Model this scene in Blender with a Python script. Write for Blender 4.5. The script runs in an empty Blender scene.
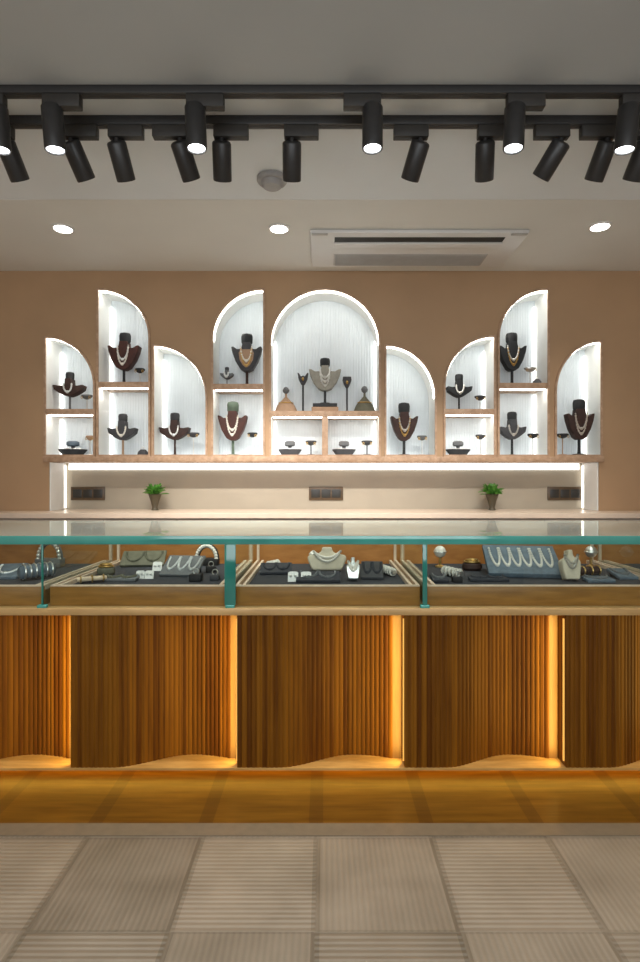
import bpy, bmesh, math, random
from mathutils import Vector, Matrix
random.seed(7)
S = bpy.context.scene
COL = S.collection
PI = math.pi
F, CX, CY, H = 552.0, 324.0, 481.0, 1.219      # focal length in pixels, principal point, camera height

# ------------------------------------------------------------------ camera, world, exposure
cd = bpy.data.cameras.new('camera')
cd.sensor_fit = 'VERTICAL'; cd.sensor_height = 36.0; cd.lens = 36.0 * F / 962.0
cd.shift_x = -4 / 962.0; cd.clip_start = 0.02
cam = bpy.data.objects.new('camera', cd); COL.objects.link(cam)
cam.location = (0, 0, H); cam.rotation_euler = (PI / 2, 0, 0)
S.camera = cam
w = bpy.data.worlds.new('world'); S.world = w; w.use_nodes = True
w.node_tree.nodes['Background'].inputs[0].default_value = (1, 1, 1, 1)
w.node_tree.nodes['Background'].inputs[1].default_value = 0.0
S.view_settings.view_transform = 'Standard'; S.view_settings.look = 'None'
S.view_settings.gamma = 1.0; S.view_settings.use_curve_mapping = False
S.view_settings.exposure = 0.12

def lamp(name, kind, loc, energy, color=(1, 1, 1), rot=(0, 0, 0), parent=None, **kw):
    l = bpy.data.lights.new(name, kind); l.energy = energy; l.color = color
    for k, v in kw.items(): setattr(l, k, v)
    o = bpy.data.objects.new(name, l); COL.objects.link(o)
    o.location = loc; o.rotation_euler = rot
    if parent: o.parent = parent
    return o
# soft overhead fill added behind the camera for ambient light
lamp('added_ceiling_fill', 'AREA', (0, -0.7, 2.6), 22, (1.0, 0.97, 0.93), (0, 0, 0), shape='RECTANGLE', size=3.6, size_y=1.2)
# unseen fill added behind the camera to brighten wall and ceiling
lamp('added_front_fill', 'AREA', (0, -1.97, 1.78), 82, (0.93, 0.97, 1.0), (PI / 2, 0, 0), shape='RECTANGLE', size=4.6, size_y=1.45)
SPOT_NEAR, SPOT_FAR, SPOT_DOWN = 22, 30, 22
LED_NICHE, LED_LONG, LED_SIDE = 7.0, 1.8, 2.2
GLOW_UNDER, GLOW_SIDE = 4.6, 1.3

# ------------------------------------------------------------------ helpers
def X(px, Y): return (px - CX) * Y / F
def Z(py, Y): return H - (py - CY) * Y / F

class MB:
    def __init__(self): self.v, self.f = [], []
    def add(self, vs, fs, M=None):
        n = len(self.v)
        self.v += [tuple((M @ Vector(p)) if M else p) for p in vs]
        self.f += [tuple(i + n for i in f) for f in fs]
        return self
    def box(self, x0, x1, y0, y1, z0, z1, M=None):
        vs = [(x, y, z) for x in (x0, x1) for y in (y0, y1) for z in (z0, z1)]
        return self.add(vs, [(0, 1, 3, 2), (4, 6, 7, 5), (0, 4, 5, 1), (2, 3, 7, 6), (0, 2, 6, 4), (1, 5, 7, 3)], M)
    def lathe(self, prof, n=24, sx=1.0, sy=1.0, M=None):
        vs, fs = [], []
        for r, z in prof:
            for k in range(n):
                a = 2 * PI * k / n; vs.append((r * sx * math.cos(a), r * sy * math.sin(a), z))
        for i in range(len(prof) - 1):
            for k in range(n):
                a, b = i * n + k, i * n + (k + 1) % n
                fs.append((a, b, b + n, a + n))
        fs.append(tuple(reversed(range(n)))); m = (len(prof) - 1) * n
        fs.append(tuple(range(m, m + n)))
        return self.add(vs, fs, M)
    def ball(self, c, r, n=10, sz=1.0):
        prof = [(max(1e-5, r * math.sin(PI * i / (n - 2))), -r * sz * math.cos(PI * i / (n - 2))) for i in range(n - 1)]
        return self.lathe(prof, n, M=Matrix.Translation(c))
    def tube(self, path, r, n=8, closed=False, M=None):
        P = [Vector(p) for p in path]; vs, fs = [], []; L = len(P)
        ref = None
        for i, p in enumerate(P):
            if closed: t = P[(i + 1) % L] - P[i - 1]
            else: t = P[min(i + 1, L - 1)] - P[max(i - 1, 0)]
            t.normalize()
            if ref is None:
                ref = Vector((0, 0, 1)) if abs(t.z) < .9 else Vector((1, 0, 0))
            u = t.cross(ref); u.normalize(); q = u.cross(t); ref = q
            for k in range(n):
                a = 2 * PI * k / n; vs.append(tuple(p + r * (math.cos(a) * u + math.sin(a) * q)))
        for i in range(L if closed else L - 1):
            for k in range(n):
                a, b = i * n + k, i * n + (k + 1) % n
                c, d = ((i + 1) % L) * n + (k + 1) % n, ((i + 1) % L) * n + k
                fs.append((a, d, c, b))
        if not closed:
            fs.append(tuple(range(n))); fs.append(tuple(reversed(range((L - 1) * n, L * n))))
        return self.add(vs, fs, M)
    def prism(self, poly, y0, y1, M=None):              # polygon in x,z (counter-clockwise seen from -y) extruded along y
        n = len(poly)
        vs = [(x, y0, z) for x, z in poly] + [(x, y1, z) for x, z in poly]
        fs = [tuple(range(n)), tuple(reversed(range(n, 2 * n)))]
        fs += [(i, i + n, (i + 1) % n + n, (i + 1) % n) for i in range(n)]
        return self.add(vs, fs, M)
    def ring(self, inner, outer, y0, y1):
        n = len(inner)
        vs = [(x, y0, z) for x, z in inner] + [(x, y0, z) for x, z in outer] + [(x, y1, z) for x, z in inner] + [(x, y1, z) for x, z in outer]
        fs = []
        for i in range(n):
            j = (i + 1) % n
            fs += [(i, j, n + j, n + i), (2 * n + i, 3 * n + i, 3 * n + j, 2 * n + j),
                   (i, 2 * n + i, 2 * n + j, j), (n + i, n + j, 3 * n + j, 3 * n + i)]
        return self.add(vs, fs)
    def build(self, name, mat, parent=None, bevel=0, smooth=35, seg=2):
        me = bpy.data.meshes.new(name); me.from_pydata(self.v, [], self.f)
        bm = bmesh.new(); bm.from_mesh(me)
        bmesh.ops.recalc_face_normals(bm, faces=bm.faces)
        if bevel:
            es = [e for e in bm.edges if len(e.link_faces) == 2 and e.calc_face_angle(0) > .5]
            bmesh.ops.bevel(bm, geom=es, offset=bevel, segments=seg, affect='EDGES', profile=.5, clamp_overlap=True)
        bm.to_mesh(me); bm.free()
        if smooth:
            me.shade_smooth(); me.set_sharp_from_angle(angle=math.radians(smooth))
        me.materials.append(mat)
        o = bpy.data.objects.new(name, me); COL.objects.link(o)
        if parent: o.parent = parent
        return o

def tag(o, label=None, cat=None, group=None, kind=None):
    if label: o['label'] = label
    if cat: o['category'] = cat
    if group: o['group'] = group
    if kind: o['kind'] = kind
    return o
def thing(name, label, cat, loc=(0, 0, 0), rz=0, group=None):
    o = bpy.data.objects.new(name, None); COL.objects.link(o)
    o.empty_display_size = .05; o.location = loc; o.rotation_euler = (0, 0, rz)
    return tag(o, label, cat, group)
def struct(o): o['kind'] = 'structure'; return o
def offset(poly, d):                                     # outward offset of a counter-clockwise polygon
    n = len(poly); out = []
    for i in range(n):
        a, b, c = Vector(poly[i - 1]), Vector(poly[i]), Vector(poly[(i + 1) % n])
        e1 = (b - a).normalized(); e2 = (c - b).normalized()
        n1 = Vector((e1.y, -e1.x)); n2 = Vector((e2.y, -e2.x))
        m = (n1 + n2); m = m / max(.3, m.length_squared / 2)
        out.append((b.x + m.x * d, b.y + m.y * d))
    return out

# ------------------------------------------------------------------ materials
def new(name):
    m = bpy.data.materials.new(name); m.use_nodes = True
    nt = m.node_tree; return m, nt, nt.nodes['Principled BSDF']
def N(nt, t, **kw):
    n = nt.nodes.new(t)
    for k, v in kw.items(): setattr(n, k, v)
    return n
def ramp(nt, fac, stops):
    r = N(nt, 'ShaderNodeValToRGB'); nt.links.new(fac, r.inputs[0])
    el = r.color_ramp.elements
    while len(el) < len(stops): el.new(.5)
    for e, (p, c) in zip(el, stops): e.position = p; e.color = (*c, 1)
    return r.outputs[0]
def coords(nt, scale=(1, 1, 1)):
    g = N(nt, 'ShaderNodeNewGeometry'); mp = N(nt, 'ShaderNodeMapping')
    mp.inputs['Scale'].default_value = scale
    nt.links.new(g.outputs['Position'], mp.inputs[0]); return mp.outputs[0]
def obco(nt, scale=(1, 1, 1)):
    g = N(nt, 'ShaderNodeTexCoord'); mp = N(nt, 'ShaderNodeMapping')
    mp.inputs['Scale'].default_value = scale
    nt.links.new(g.outputs['Object'], mp.inputs[0]); return mp.outputs[0]
def plain(name, c, rough=.5, metal=0, var=.08, scale=30, spec=.5, bump=0):
    m, nt, b = new(name)
    no = N(nt, 'ShaderNodeTexNoise'); no.inputs['Scale'].default_value = scale; no.inputs['Detail'].default_value = 4
    nt.links.new(obco(nt), no.inputs['Vector'])
    col = ramp(nt, no.outputs[0], [(.3, tuple(x * (1 - var) for x in c)), (.7, tuple(min(1, x * (1 + var)) for x in c))])
    nt.links.new(col, b.inputs['Base Color'])
    b.inputs['Roughness'].default_value = rough; b.inputs['Metallic'].default_value = metal
    b.inputs['Specular IOR Level'].default_value = spec
    if bump:
        bp = N(nt, 'ShaderNodeBump'); bp.inputs['Strength'].default_value = bump; bp.inputs['Distance'].default_value = .002
        nt.links.new(no.outputs[0], bp.inputs['Height']); nt.links.new(bp.outputs[0], b.inputs['Normal'])
    return m
def wood(name, dark, light, scale=(14, 14, 1.2), rough=.4, slat=0, spec=.4):
    m, nt, b = new(name)
    no = N(nt, 'ShaderNodeTexNoise'); no.inputs['Scale'].default_value = 3.0; no.inputs['Detail'].default_value = 6; no.inputs['Roughness'].default_value = .6
    nt.links.new(coords(nt, scale), no.inputs['Vector'])
    fac = no.outputs[0]
    if slat:                                             # each slat its own tone
        g = N(nt, 'ShaderNodeNewGeometry'); sp = N(nt, 'ShaderNodeSeparateXYZ'); nt.links.new(g.outputs['Position'], sp.inputs[0])
        d = N(nt, 'ShaderNodeMath', operation='DIVIDE'); d.inputs[1].default_value = slat; nt.links.new(sp.outputs[0], d.inputs[0])
        fl = N(nt, 'ShaderNodeMath', operation='FLOOR'); nt.links.new(d.outputs[0], fl.inputs[0])
        wn = N(nt, 'ShaderNodeTexWhiteNoise', noise_dimensions='1D'); nt.links.new(fl.outputs[0], wn.inputs['W'])
        mx = N(nt, 'ShaderNodeMath', operation='MULTIPLY_ADD'); mx.inputs[1].default_value = .45; nt.links.new(wn.outputs[0], mx.inputs[0])
        s2 = N(nt, 'ShaderNodeMath', operation='MULTIPLY'); s2.inputs[1].default_value = .6; nt.links.new(no.outputs[0], s2.inputs[0])
        nt.links.new(s2.outputs[0], mx.inputs[2]); fac = mx.outputs[0]
    nt.links.new(ramp(nt, fac, [(.3, dark), (.72, light)]), b.inputs['Base Color'])
    b.inputs['Roughness'].default_value = rough; b.inputs['Specular IOR Level'].default_value = spec
    return m
def emit(name, c, s):
    m, nt, b = new(name)
    b.inputs['Base Color'].default_value = (*c, 1); b.inputs['Emission Color'].default_value = (*c, 1)
    b.inputs['Emission Strength'].default_value = s; return m
def glass(name, tint):
    # clear pane: light goes straight through, the outer face mirrors by Fresnel
    m = bpy.data.materials.new(name); m.use_nodes = True; nt = m.node_tree; nt.nodes.clear()
    out = N(nt, 'ShaderNodeOutputMaterial'); tr = N(nt, 'ShaderNodeBsdfTransparent'); tr.inputs[0].default_value = (*tint, 1)
    gl = N(nt, 'ShaderNodeBsdfGlossy'); gl.inputs['Roughness'].default_value = .015; gl.inputs['Color'].default_value = (.92, 1, .97, 1)
    fr = N(nt, 'ShaderNodeFresnel'); fr.inputs[0].default_value = 1.5
    ge = N(nt, 'ShaderNodeNewGeometry'); inv = N(nt, 'ShaderNodeMath', operation='SUBTRACT'); inv.inputs[0].default_value = 1
    nt.links.new(ge.outputs['Backfacing'], inv.inputs[1])
    mu = N(nt, 'ShaderNodeMath', operation='MULTIPLY'); nt.links.new(fr.outputs[0], mu.inputs[0]); nt.links.new(inv.outputs[0], mu.inputs[1])
    mx = N(nt, 'ShaderNodeMixShader'); nt.links.new(mu.outputs[0], mx.inputs[0]); nt.links.new(tr.outputs[0], mx.inputs[1]); nt.links.new(gl.outputs[0], mx.inputs[2])
    nt.links.new(mx.outputs[0], out.inputs[0]); return m
def hazy(name, tint, haze, c):
    m = glass(name, tint); nt = m.node_tree; L = nt.links.new
    out = [n for n in nt.nodes if n.type == 'OUTPUT_MATERIAL'][0]; src = out.inputs[0].links[0].from_socket
    df = N(nt, 'ShaderNodeBsdfDiffuse'); df.inputs[0].default_value = (*c, 1)
    mx = N(nt, 'ShaderNodeMixShader'); mx.inputs[0].default_value = haze
    L(src, mx.inputs[1]); L(df.outputs[0], mx.inputs[2]); L(mx.outputs[0], out.inputs[0]); return m
def edge_glass(name, c, t=.5):
    m = bpy.data.materials.new(name); m.use_nodes = True; nt = m.node_tree; nt.nodes.clear()
    out = N(nt, 'ShaderNodeOutputMaterial'); tr = N(nt, 'ShaderNodeBsdfTranslucent'); tr.inputs[0].default_value = (*c, 1)
    df = N(nt, 'ShaderNodeBsdfDiffuse'); df.inputs[0].default_value = (*c, 1)
    gl = N(nt, 'ShaderNodeBsdfGlossy'); gl.inputs['Roughness'].default_value = .1
    no = N(nt, 'ShaderNodeTexNoise'); no.inputs['Scale'].default_value = 6; nt.links.new(coords(nt), no.inputs['Vector'])
    nt.links.new(ramp(nt, no.outputs[0], [(.35, tuple(x * .75 for x in c)), (.65, c)]), df.inputs[0])
    m1 = N(nt, 'ShaderNodeMixShader'); m1.inputs[0].default_value = t; nt.links.new(df.outputs[0], m1.inputs[1]); nt.links.new(tr.outputs[0], m1.inputs[2])
    m2 = N(nt, 'ShaderNodeMixShader'); m2.inputs[0].default_value = .08; nt.links.new(m1.outputs[0], m2.inputs[1]); nt.links.new(gl.outputs[0], m2.inputs[2])
    nt.links.new(m2.outputs[0], out.inputs[0]); return m

def floor_material():
    m, nt, b = new('woven_floor_tile'); L = nt.links.new
    g = N(nt, 'ShaderNodeNewGeometry'); sp = N(nt, 'ShaderNodeSeparateXYZ'); L(g.outputs['Position'], sp.inputs[0])
    def mth(op, a, b_=None, c=None):
        n = N(nt, 'ShaderNodeMath', operation=op)
        for i, v in enumerate((a, b_, c)):
            if v is None: continue
            if isinstance(v, (int, float)): n.inputs[i].default_value = v
            else: L(v, n.inputs[i])
        return n.outputs[0]
    T = .393
    u = mth('DIVIDE', mth('ADD', sp.outputs[0], .81 + 8 * T), T)
    v = mth('DIVIDE', mth('ADD', sp.outputs[1], -1.885 + 12 * T), T)
    fu, fv = mth('FRACT', u), mth('FRACT', v); iu, iv = mth('FLOOR', u), mth('FLOOR', v)
    par = mth('MODULO', mth('ADD', iu, iv), 2.0)
    su = mth('SINE', mth('MULTIPLY', fu, 2 * PI * 22)); sv = mth('SINE', mth('MULTIPLY', fv, 2 * PI * 22))
    rib = mth('ADD', mth('MULTIPLY', su, par), mth('MULTIPLY', sv, mth('SUBTRACT', 1.0, par)))
    wn = N(nt, 'ShaderNodeTexWhiteNoise', noise_dimensions='2D'); cb = N(nt, 'ShaderNodeCombineXYZ'); L(iu, cb.inputs[0]); L(iv, cb.inputs[1]); L(cb.outputs[0], wn.inputs['Vector'])
    ju = mth('MINIMUM', fu, mth('SUBTRACT', 1.0, fu)); jv = mth('MINIMUM', fv, mth('SUBTRACT', 1.0, fv))
    joint = mth('LESS_THAN', ju, .03); joint2 = mth('LESS_THAN', jv, .018)
    no = N(nt, 'ShaderNodeTexNoise'); no.inputs['Scale'].default_value = 5; no.inputs['Detail'].default_value = 5; L(g.outputs['Position'], no.inputs['Vector'])
    val = mth('ADD', mth('MULTIPLY', rib, .05), mth('ADD', mth('MULTIPLY', wn.outputs[0], .28), mth('MULTIPLY', no.outputs[0], .55)))
    val = mth('SUBTRACT', val, mth('MULTIPLY', mth('MAXIMUM', mth('MULTIPLY', joint, 1.0), mth('MULTIPLY', joint2, .6)), .22))
    L(ramp(nt, val, [(.1, (.155, .126, .088)), (.75, (.39, .327, .25))]), b.inputs['Base Color'])
    b.inputs['Roughness'].default_value = .42
    bp = N(nt, 'ShaderNodeBump'); bp.inputs['Strength'].default_value = .25; bp.inputs['Distance'].default_value = .003
    L(rib, bp.inputs['Height']); L(bp.outputs[0], b.inputs['Normal'])
    return m

M_floor = floor_material()
M_wall = plain('tan_wall_paint', (.43, .27, .15), .6, var=.06, scale=2.5, bump=.05)
M_side = plain('beige_wall_paint', (.55, .42, .30), .7, var=.04, scale=3)
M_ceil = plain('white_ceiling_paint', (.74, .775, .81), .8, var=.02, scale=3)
M_ceil_back = plain('bounce_tinted_ceiling', (.71, .70, .67), .8, var=.02, scale=3)  # warm bounce from the tan wall is put into this tint
M_ceil_front = plain('dimmed_front_ceiling', (.43, .455, .47), .8, var=.03, scale=2)  # greyer tone carries the weaker light on the front ceiling
M_fluted = wood('fluted_walnut_slats', (.088, .027, .0013), (.205, .078, .005), (22, 22, 1.2), .5, slat=.0205, spec=.15)
M_end = wood('golden_end_strip', (.15, .077, .022), (.25, .135, .042), (14, 14, 1.2), .5)
M_tan_wood = wood('light_oak_board', (.40, .25, .10), (.58, .38, .17), (2, 12, 12), .35)
M_drawer = wood('honey_wood_drawer', (.22, .095, .014), (.38, .18, .035), (2, 14, 14), .4)
M_case_back = wood('reddish_case_back', (.34, .13, .03), (.50, .22, .06), (3, 10, 10), .5)
M_rail = wood('pale_tray_rail', (.62, .47, .34), (.80, .64, .50), (8, 8, 8), .45)
M_plinth = wood('plinth_wood', (.40, .22, .06), (.60, .36, .12), (3, 14, 14), .4)
M_frame = wood('niche_frame_wood', (.36, .22, .13), (.56, .38, .26), (10, 10, 10), .5)
M_white = plain('white_niche_lining', (.88, .89, .87), .5, var=.02, scale=12)
M_rib = plain('white_ribbed_panel', (.74, .80, .84), .45, var=.03, scale=9)
M_longback = plain('cream_backsplash', (.38, .33, .255), .45, var=.06, scale=4)
M_counter_top = plain('beige_worktop', (.74, .60, .47), .25, var=.04, scale=20)
M_cab = plain('taupe_cabinet', (.46, .38, .30), .5, var=.05, scale=8)
M_black = plain('black_powder_coat', (.026, .025, .025), .42, var=.1, scale=60)
M_black2 = plain('charcoal_adapter', (.03, .027, .024), .55, var=.1, scale=40)
M_lens = emit('lit_lens', (.93, .96, 1.0), 7.0)
M_dlens = emit('lit_downlight', (1.0, .97, .9), 7.0)
M_led = emit('niche_led', (1.0, .97, .90), LED_NICHE)
M_led_corner = emit('corner_led', (1.0, .98, .93), 2.0)
M_led_long = emit('cool_led', (.95, .99, 1.0), LED_LONG)
M_led_side = emit('side_led', (1.0, .97, .88), LED_SIDE)
M_amber = emit('amber_led', (1.0, .55, .12), .5)
M_glass = glass('clear_glass', (.955, .985, .972))
M_glass_top = hazy('hazy_glass_top', (.955, .985, .972), .16, (.75, .84, .80))
M_edge = edge_glass('teal_glass_edge', (.085, .44, .39), .25)
M_edge2 = edge_glass('dark_teal_glass_edge', (.05, .34, .29), .45)
M_ac = plain('white_ac_plastic', (.72, .71, .70), .4, var=.02, scale=10)
M_ac_grille = plain('grey_ac_grille', (.46, .44, .42), .5, var=.05, scale=20)
M_slot = plain('dark_slot', (.02, .016, .012), .6)
M_socket = plain('bronze_socket_plate', (.085, .05, .022), .35, var=.2, scale=40)
M_socket_in = plain('black_socket', (.02, .018, .015), .4)
M_detector = plain('grey_detector_plastic', (.36, .35, .35), .5)
M_pot = plain('dark_olive_pot', (.07, .055, .03), .5)
M_soil = plain('potting_soil', (.03, .02, .012), .9)
M_leaf = plain('green_leaf', (.075, .24, .03), .5, var=.35, scale=60)
M_bust_black = plain('black_velvet', (.022, .024, .027), .7, var=.2)
M_bust_char = plain('charcoal_velvet', (.05, .05, .055), .7, var=.2)
M_bust_brown = plain('dark_brown_velvet', (.042, .017, .012), .7, var=.3)
M_bust_red = plain('wine_brown_velvet', (.062, .017, .011), .65, var=.3)
M_bust_cream = plain('cream_linen', (.62, .55, .42), .7, var=.1)
M_bust_grey = plain('grey_velvet', (.14, .145, .15), .7, var=.15)
M_bust_silver = plain('silver_grey_linen', (.30, .285, .24), .6, var=.15)
M_bust_sage = plain('sage_velvet', (.10, .14, .10), .7, var=.2)
M_tan_felt = plain('tan_felt', (.42, .27, .17), .75, var=.1)
M_silver = plain('silver', (.78, .78, .76), .28, metal=.9, var=.1)
M_gold = plain('antique_gold', (.62, .40, .14), .32, metal=.9, var=.15)
M_pearl = plain('pearl', (.82, .78, .70), .3, var=.05)
M_ruby = plain('ruby_stone', (.20, .012, .015), .2, var=.2)
M_velvet = plain('slate_velvet', (.040, .041, .050), .85, var=.2, scale=80)
M_velvet_blue = plain('blue_grey_velvet', (.11, .15, .19), .6, var=.25, scale=40)
M_velvet_dark = plain('near_black_velvet', (.018, .016, .016), .8, var=.2)
M_olive = plain('olive_suede', (.13, .125, .085), .75, var=.2)
M_card = plain('white_card', (.84, .83, .80), .5, var=.03)
M_beige = plain('beige_suede', (.60, .47, .33), .7, var=.1)

# ------------------------------------------------------------------ room shell
D, DB = 3.73, 3.96                                       # wall face, back of the niches
XR = 2.75
struct(MB().box(-XR, XR, -2.0, 4.1, -.06, 0).build('floor', M_floor, smooth=0))
struct(MB().box(-XR - .1, -XR, -2.0, 4.1, 0, 2.8).build('wall_left', M_side, smooth=0))
struct(MB().box(XR, XR + .1, -2.0, 4.1, 0, 2.8).build('wall_right', M_side, smooth=0))
struct(MB().box(-XR - .1, -2.35, -2.1, -2.0, 0, 2.8).box(2.35, XR + .1, -2.1, -2.0, 0, 2.8).box(-2.35, 2.35, -2.1, -2.0, 2.55, 2.8).build('wall_front', M_side, smooth=0))  # unseen wall, its opening made to hold the added front fill
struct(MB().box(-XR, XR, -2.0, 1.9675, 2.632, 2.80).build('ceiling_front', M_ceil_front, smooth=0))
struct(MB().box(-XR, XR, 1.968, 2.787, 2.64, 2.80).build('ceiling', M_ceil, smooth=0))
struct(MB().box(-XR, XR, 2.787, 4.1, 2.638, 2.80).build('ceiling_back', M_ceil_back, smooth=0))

ZB = Z(455, D)                                           # bottom of the niches
# (pixel x0, x1, top, spring, kind, shelf top, words)
NICHES = [
    (46, 94, 338, 386, 'L', 409, 'low quarter-arch niche at the far left end of the lit wall display'),
    (98.5, 149, 290, 338, 'L', 382, 'tall quarter-arch niche second from the left, curving down to the right'),
    (154, 206, 346, 398, 'L', None, 'undivided quarter-arch niche third from the left, without a shelf'),
    (213, 263.5, 290, 340, 'R', 384, 'tall quarter-arch niche just left of the wide central arch'),
    (271, 379, 290, 344, 'A', 411, 'wide round-arched central niche, the only full arch'),
    (386, 435, 346, 398, 'L', None, 'undivided quarter-arch niche just right of the wide central arch'),
    (445, 494, 337, 386, 'R', 409, 'low quarter-arch niche third from the right, split by a shelf'),
    (499, 547.5, 290, 338, 'R', 383, 'tall quarter-arch niche second from the right, rising to the right'),
    (556, 600.5, 342, 392, 'R', None, 'undivided quarter-arch niche at the far right end of the lit wall display'),
]
def arch(n, grow=0):
    x0, x1, ty, sy, k = n[:5]
    a, b = X(x0, D), X(x1, D); t, s = Z(ty, D), Z(sy, D)
    P = [(a, ZB), (b, ZB)]
    if k == 'L':
        P += [(a + (b - a) * math.cos(q), s + (t - s) * math.sin(q)) for q in [i * PI / 2 / 16 for i in range(17)]]
    elif k == 'R':
        P += [(b, t)] + [(b - (b - a) * math.sin(q), s + (t - s) * math.cos(q)) for q in [i * PI / 2 / 16 for i in range(1, 17)]]
    else:
        c, r = (a + b) / 2, (b - a) / 2
        P += [(c + r * math.cos(q), s + (t - s) * math.sin(q)) for q in [i * PI / 32 for i in range(33)]]
    return P
LONG = [(X(50, D), Z(513, D) - .015), (X(598, D), Z(513, D) - .015), (X(598, D), Z(462, D)), (X(50, D), Z(462, D))]
ZC = 1.018                                               # worktop of the back cabinet
LONG = [(LONG[0][0], ZC - .03), (LONG[1][0], ZC - .03), LONG[2], LONG[3]]

def plate_with_holes(name, outer, holes, y0, y1, mat):
    cu = bpy.data.curves.new(name, 'CURVE'); cu.dimensions = '2D'; cu.fill_mode = 'BOTH'; cu.extrude = (y1 - y0) / 2
    for poly in [outer] + holes:
        sp = cu.splines.new('POLY'); sp.points.add(len(poly) - 1); sp.use_cyclic_u = True
        for p, q in zip(sp.points, poly): p.co = (q[0], q[1], 0, 1)
    tmp = bpy.data.objects.new('tmp', cu); COL.objects.link(tmp)
    me = bpy.data.meshes.new_from_object(tmp.evaluated_get(bpy.context.evaluated_depsgraph_get()))
    me.transform(Matrix.Translation((0, (y0 + y1) / 2, 0)) @ Matrix.Rotation(PI / 2, 4, 'X'))
    bpy.data.objects.remove(tmp); bpy.data.curves.remove(cu)
    me.name = name; me.materials.clear(); me.materials.append(mat)
    o = bpy.data.objects.new(name, me); COL.objects.link(o); return o
M_glow_band = wood('amber_glow_band', (.095, .038, .003), (.20, .092, .010), (1.2, 14, 14), .33)  # amber LED glow on the floor is put into this band's colour
def band_joints(m):                                     # dark joints across the glow band, in line with the tile joints
    nt = m.node_tree; L = nt.links.new; b = nt.nodes['Principled BSDF']; src = b.inputs['Base Color'].links[0].from_socket
    g = N(nt, 'ShaderNodeNewGeometry'); sp = N(nt, 'ShaderNodeSeparateXYZ'); L(g.outputs['Position'], sp.inputs[0])
    q = None
    for op, v in (('ADD', .81 + 8 * .393 + .03), ('DIVIDE', .393), ('FRACT', None), ('LESS_THAN', .13), ('MULTIPLY', .45)):
        n = N(nt, 'ShaderNodeMath', operation=op); L(q or sp.outputs[0], n.inputs[0]); q = n.outputs[0]
        if v is not None: n.inputs[1].default_value = v
    mx = N(nt, 'ShaderNodeMix', data_type='RGBA'); L(q, mx.inputs[0]); L(src, mx.inputs[6]); mx.inputs[7].default_value = (.05, .018, .004, 1)
    L(mx.outputs[2], b.inputs['Base Color'])
band_joints(M_glow_band)
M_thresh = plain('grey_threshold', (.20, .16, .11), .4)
struct(MB().box(-XR + .001, XR - .001, 1.962, 2.6, .0002, .003).build('floor_glow_band', M_glow_band, smooth=0))
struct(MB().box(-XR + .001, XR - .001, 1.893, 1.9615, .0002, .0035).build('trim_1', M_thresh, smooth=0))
polys = [arch(n) for n in NICHES]
struct(plate_with_holes('wall_back', [(-XR, 0), (XR, 0), (XR, 2.7), (-XR, 2.7)], [offset(p, .005) for p in polys] + [offset(LONG, .005)], D, D + .03, M_wall))
struct(MB().box(-XR, XR, 4.02, 4.1, 0, 2.7).build('wall_back_structure', M_side, smooth=0))
# ------------------------------------------------------------------ niches
def ztop(n, x):
    a, b = X(n[0], D), X(n[1], D); t, s = Z(n[2], D), Z(n[3], D); k = n[4]
    q = (x - a) / (b - a) if k == 'L' else (b - x) / (b - a) if k == 'R' else abs(2 * (x - a) / (b - a) - 1)
    return s + (t - s) * math.sqrt(max(0, 1 - min(1, q) ** 2))
def strip(path, w_, y, th=.003):                         # a ribbon that follows a path in x,z; width along y
    m = MB(); P = [Vector((p[0], 0, p[1])) for p in path]
    vs, fs = [], []
    for p in P:
        vs += [(p.x, y, p.z), (p.x, y + w_, p.z)]
    for i in range(len(P) - 1):
        fs.append((2 * i, 2 * i + 1, 2 * i + 3, 2 * i + 2))
    m.add(vs, fs); return m
for n, poly in zip(NICHES, polys):
    a, b = X(n[0], D), X(n[1], D)
    t = thing('display_niche', n[6], 'display niche', ((a + b) / 2, D, ZB), group=None)
    off = Matrix.Translation((-(a + b) / 2, -D, -ZB))
    def bld(m, name, mat, **kw):
        m.v = [tuple(off @ Vector(p)) for p in m.v]; return m.build(name, mat, t, **kw)
    bld(MB().ring(poly, offset(poly, .004), D - .004, DB), 'lining', M_white)
    bld(MB().ring(offset(poly, -.002), offset(poly, .011), D - .012, D - .0005), 'frame', M_frame)
    m = MB(); k = 72 if n[4] != 'A' else 150
    vs, fs = [], []
    for i in range(k + 1):
        x = a + (b - a) * i / k; yy = DB - .004 - .0016 * abs(math.sin(PI * i / 4))
        vs += [(x, yy, ZB), (x, yy, ztop(n, x))]
    for i in range(k): fs.append((2 * i, 2 * i + 2, 2 * i + 3, 2 * i + 1))
    m.add(vs, fs); m.box(a, b, DB - .002, DB + .003, ZB, ZB + .02)
    bld(m, 'ribbed_back_panel', M_rib, smooth=0)
    inn = offset(poly, -.005)
    curve = inn[2:]
    bld(strip(curve, .034, D + .004), 'led_strip', M_led, smooth=0)
    zs = Z(n[5], D) if n[5] else ZB
    for xx in ([a + .010] if n[4] == 'L' else [b - .010] if n[4] == 'R' else [a + .010, b - .010]):
        lo = [(zs + .004, ztop(n, a + .02 if xx < (a + b) / 2 else b - .02) - .05)]
        if n[5]: lo.append((ZB + .004, zs - .045))
        for z0, z1 in lo:
            bld(MB().box(xx - .004, xx + .004, DB - .030, DB - .016, z0, z1), 'corner_led_strip', M_led_corner, smooth=0)
    if n[5]:
        zt = Z(n[5], D); sh = .036
        bld(MB().box(a + .001, b - .001, D - .008, DB - .009, zt - sh, zt), 'shelf', M_frame, bevel=.002)
        bld(MB().box(a + .012, b - .012, D + .012, D + .062, zt - sh - .005, zt - sh - .0005), 'shelf_led_strip', M_led, smooth=0)
        if n[4] == 'A':
            xm = X(325, D)
            bld(MB().box(xm - .02, xm + .02, D - .008, DB - .009, ZB + .001, zt - sh - .001), 'divider', M_frame, bevel=.002)

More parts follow.
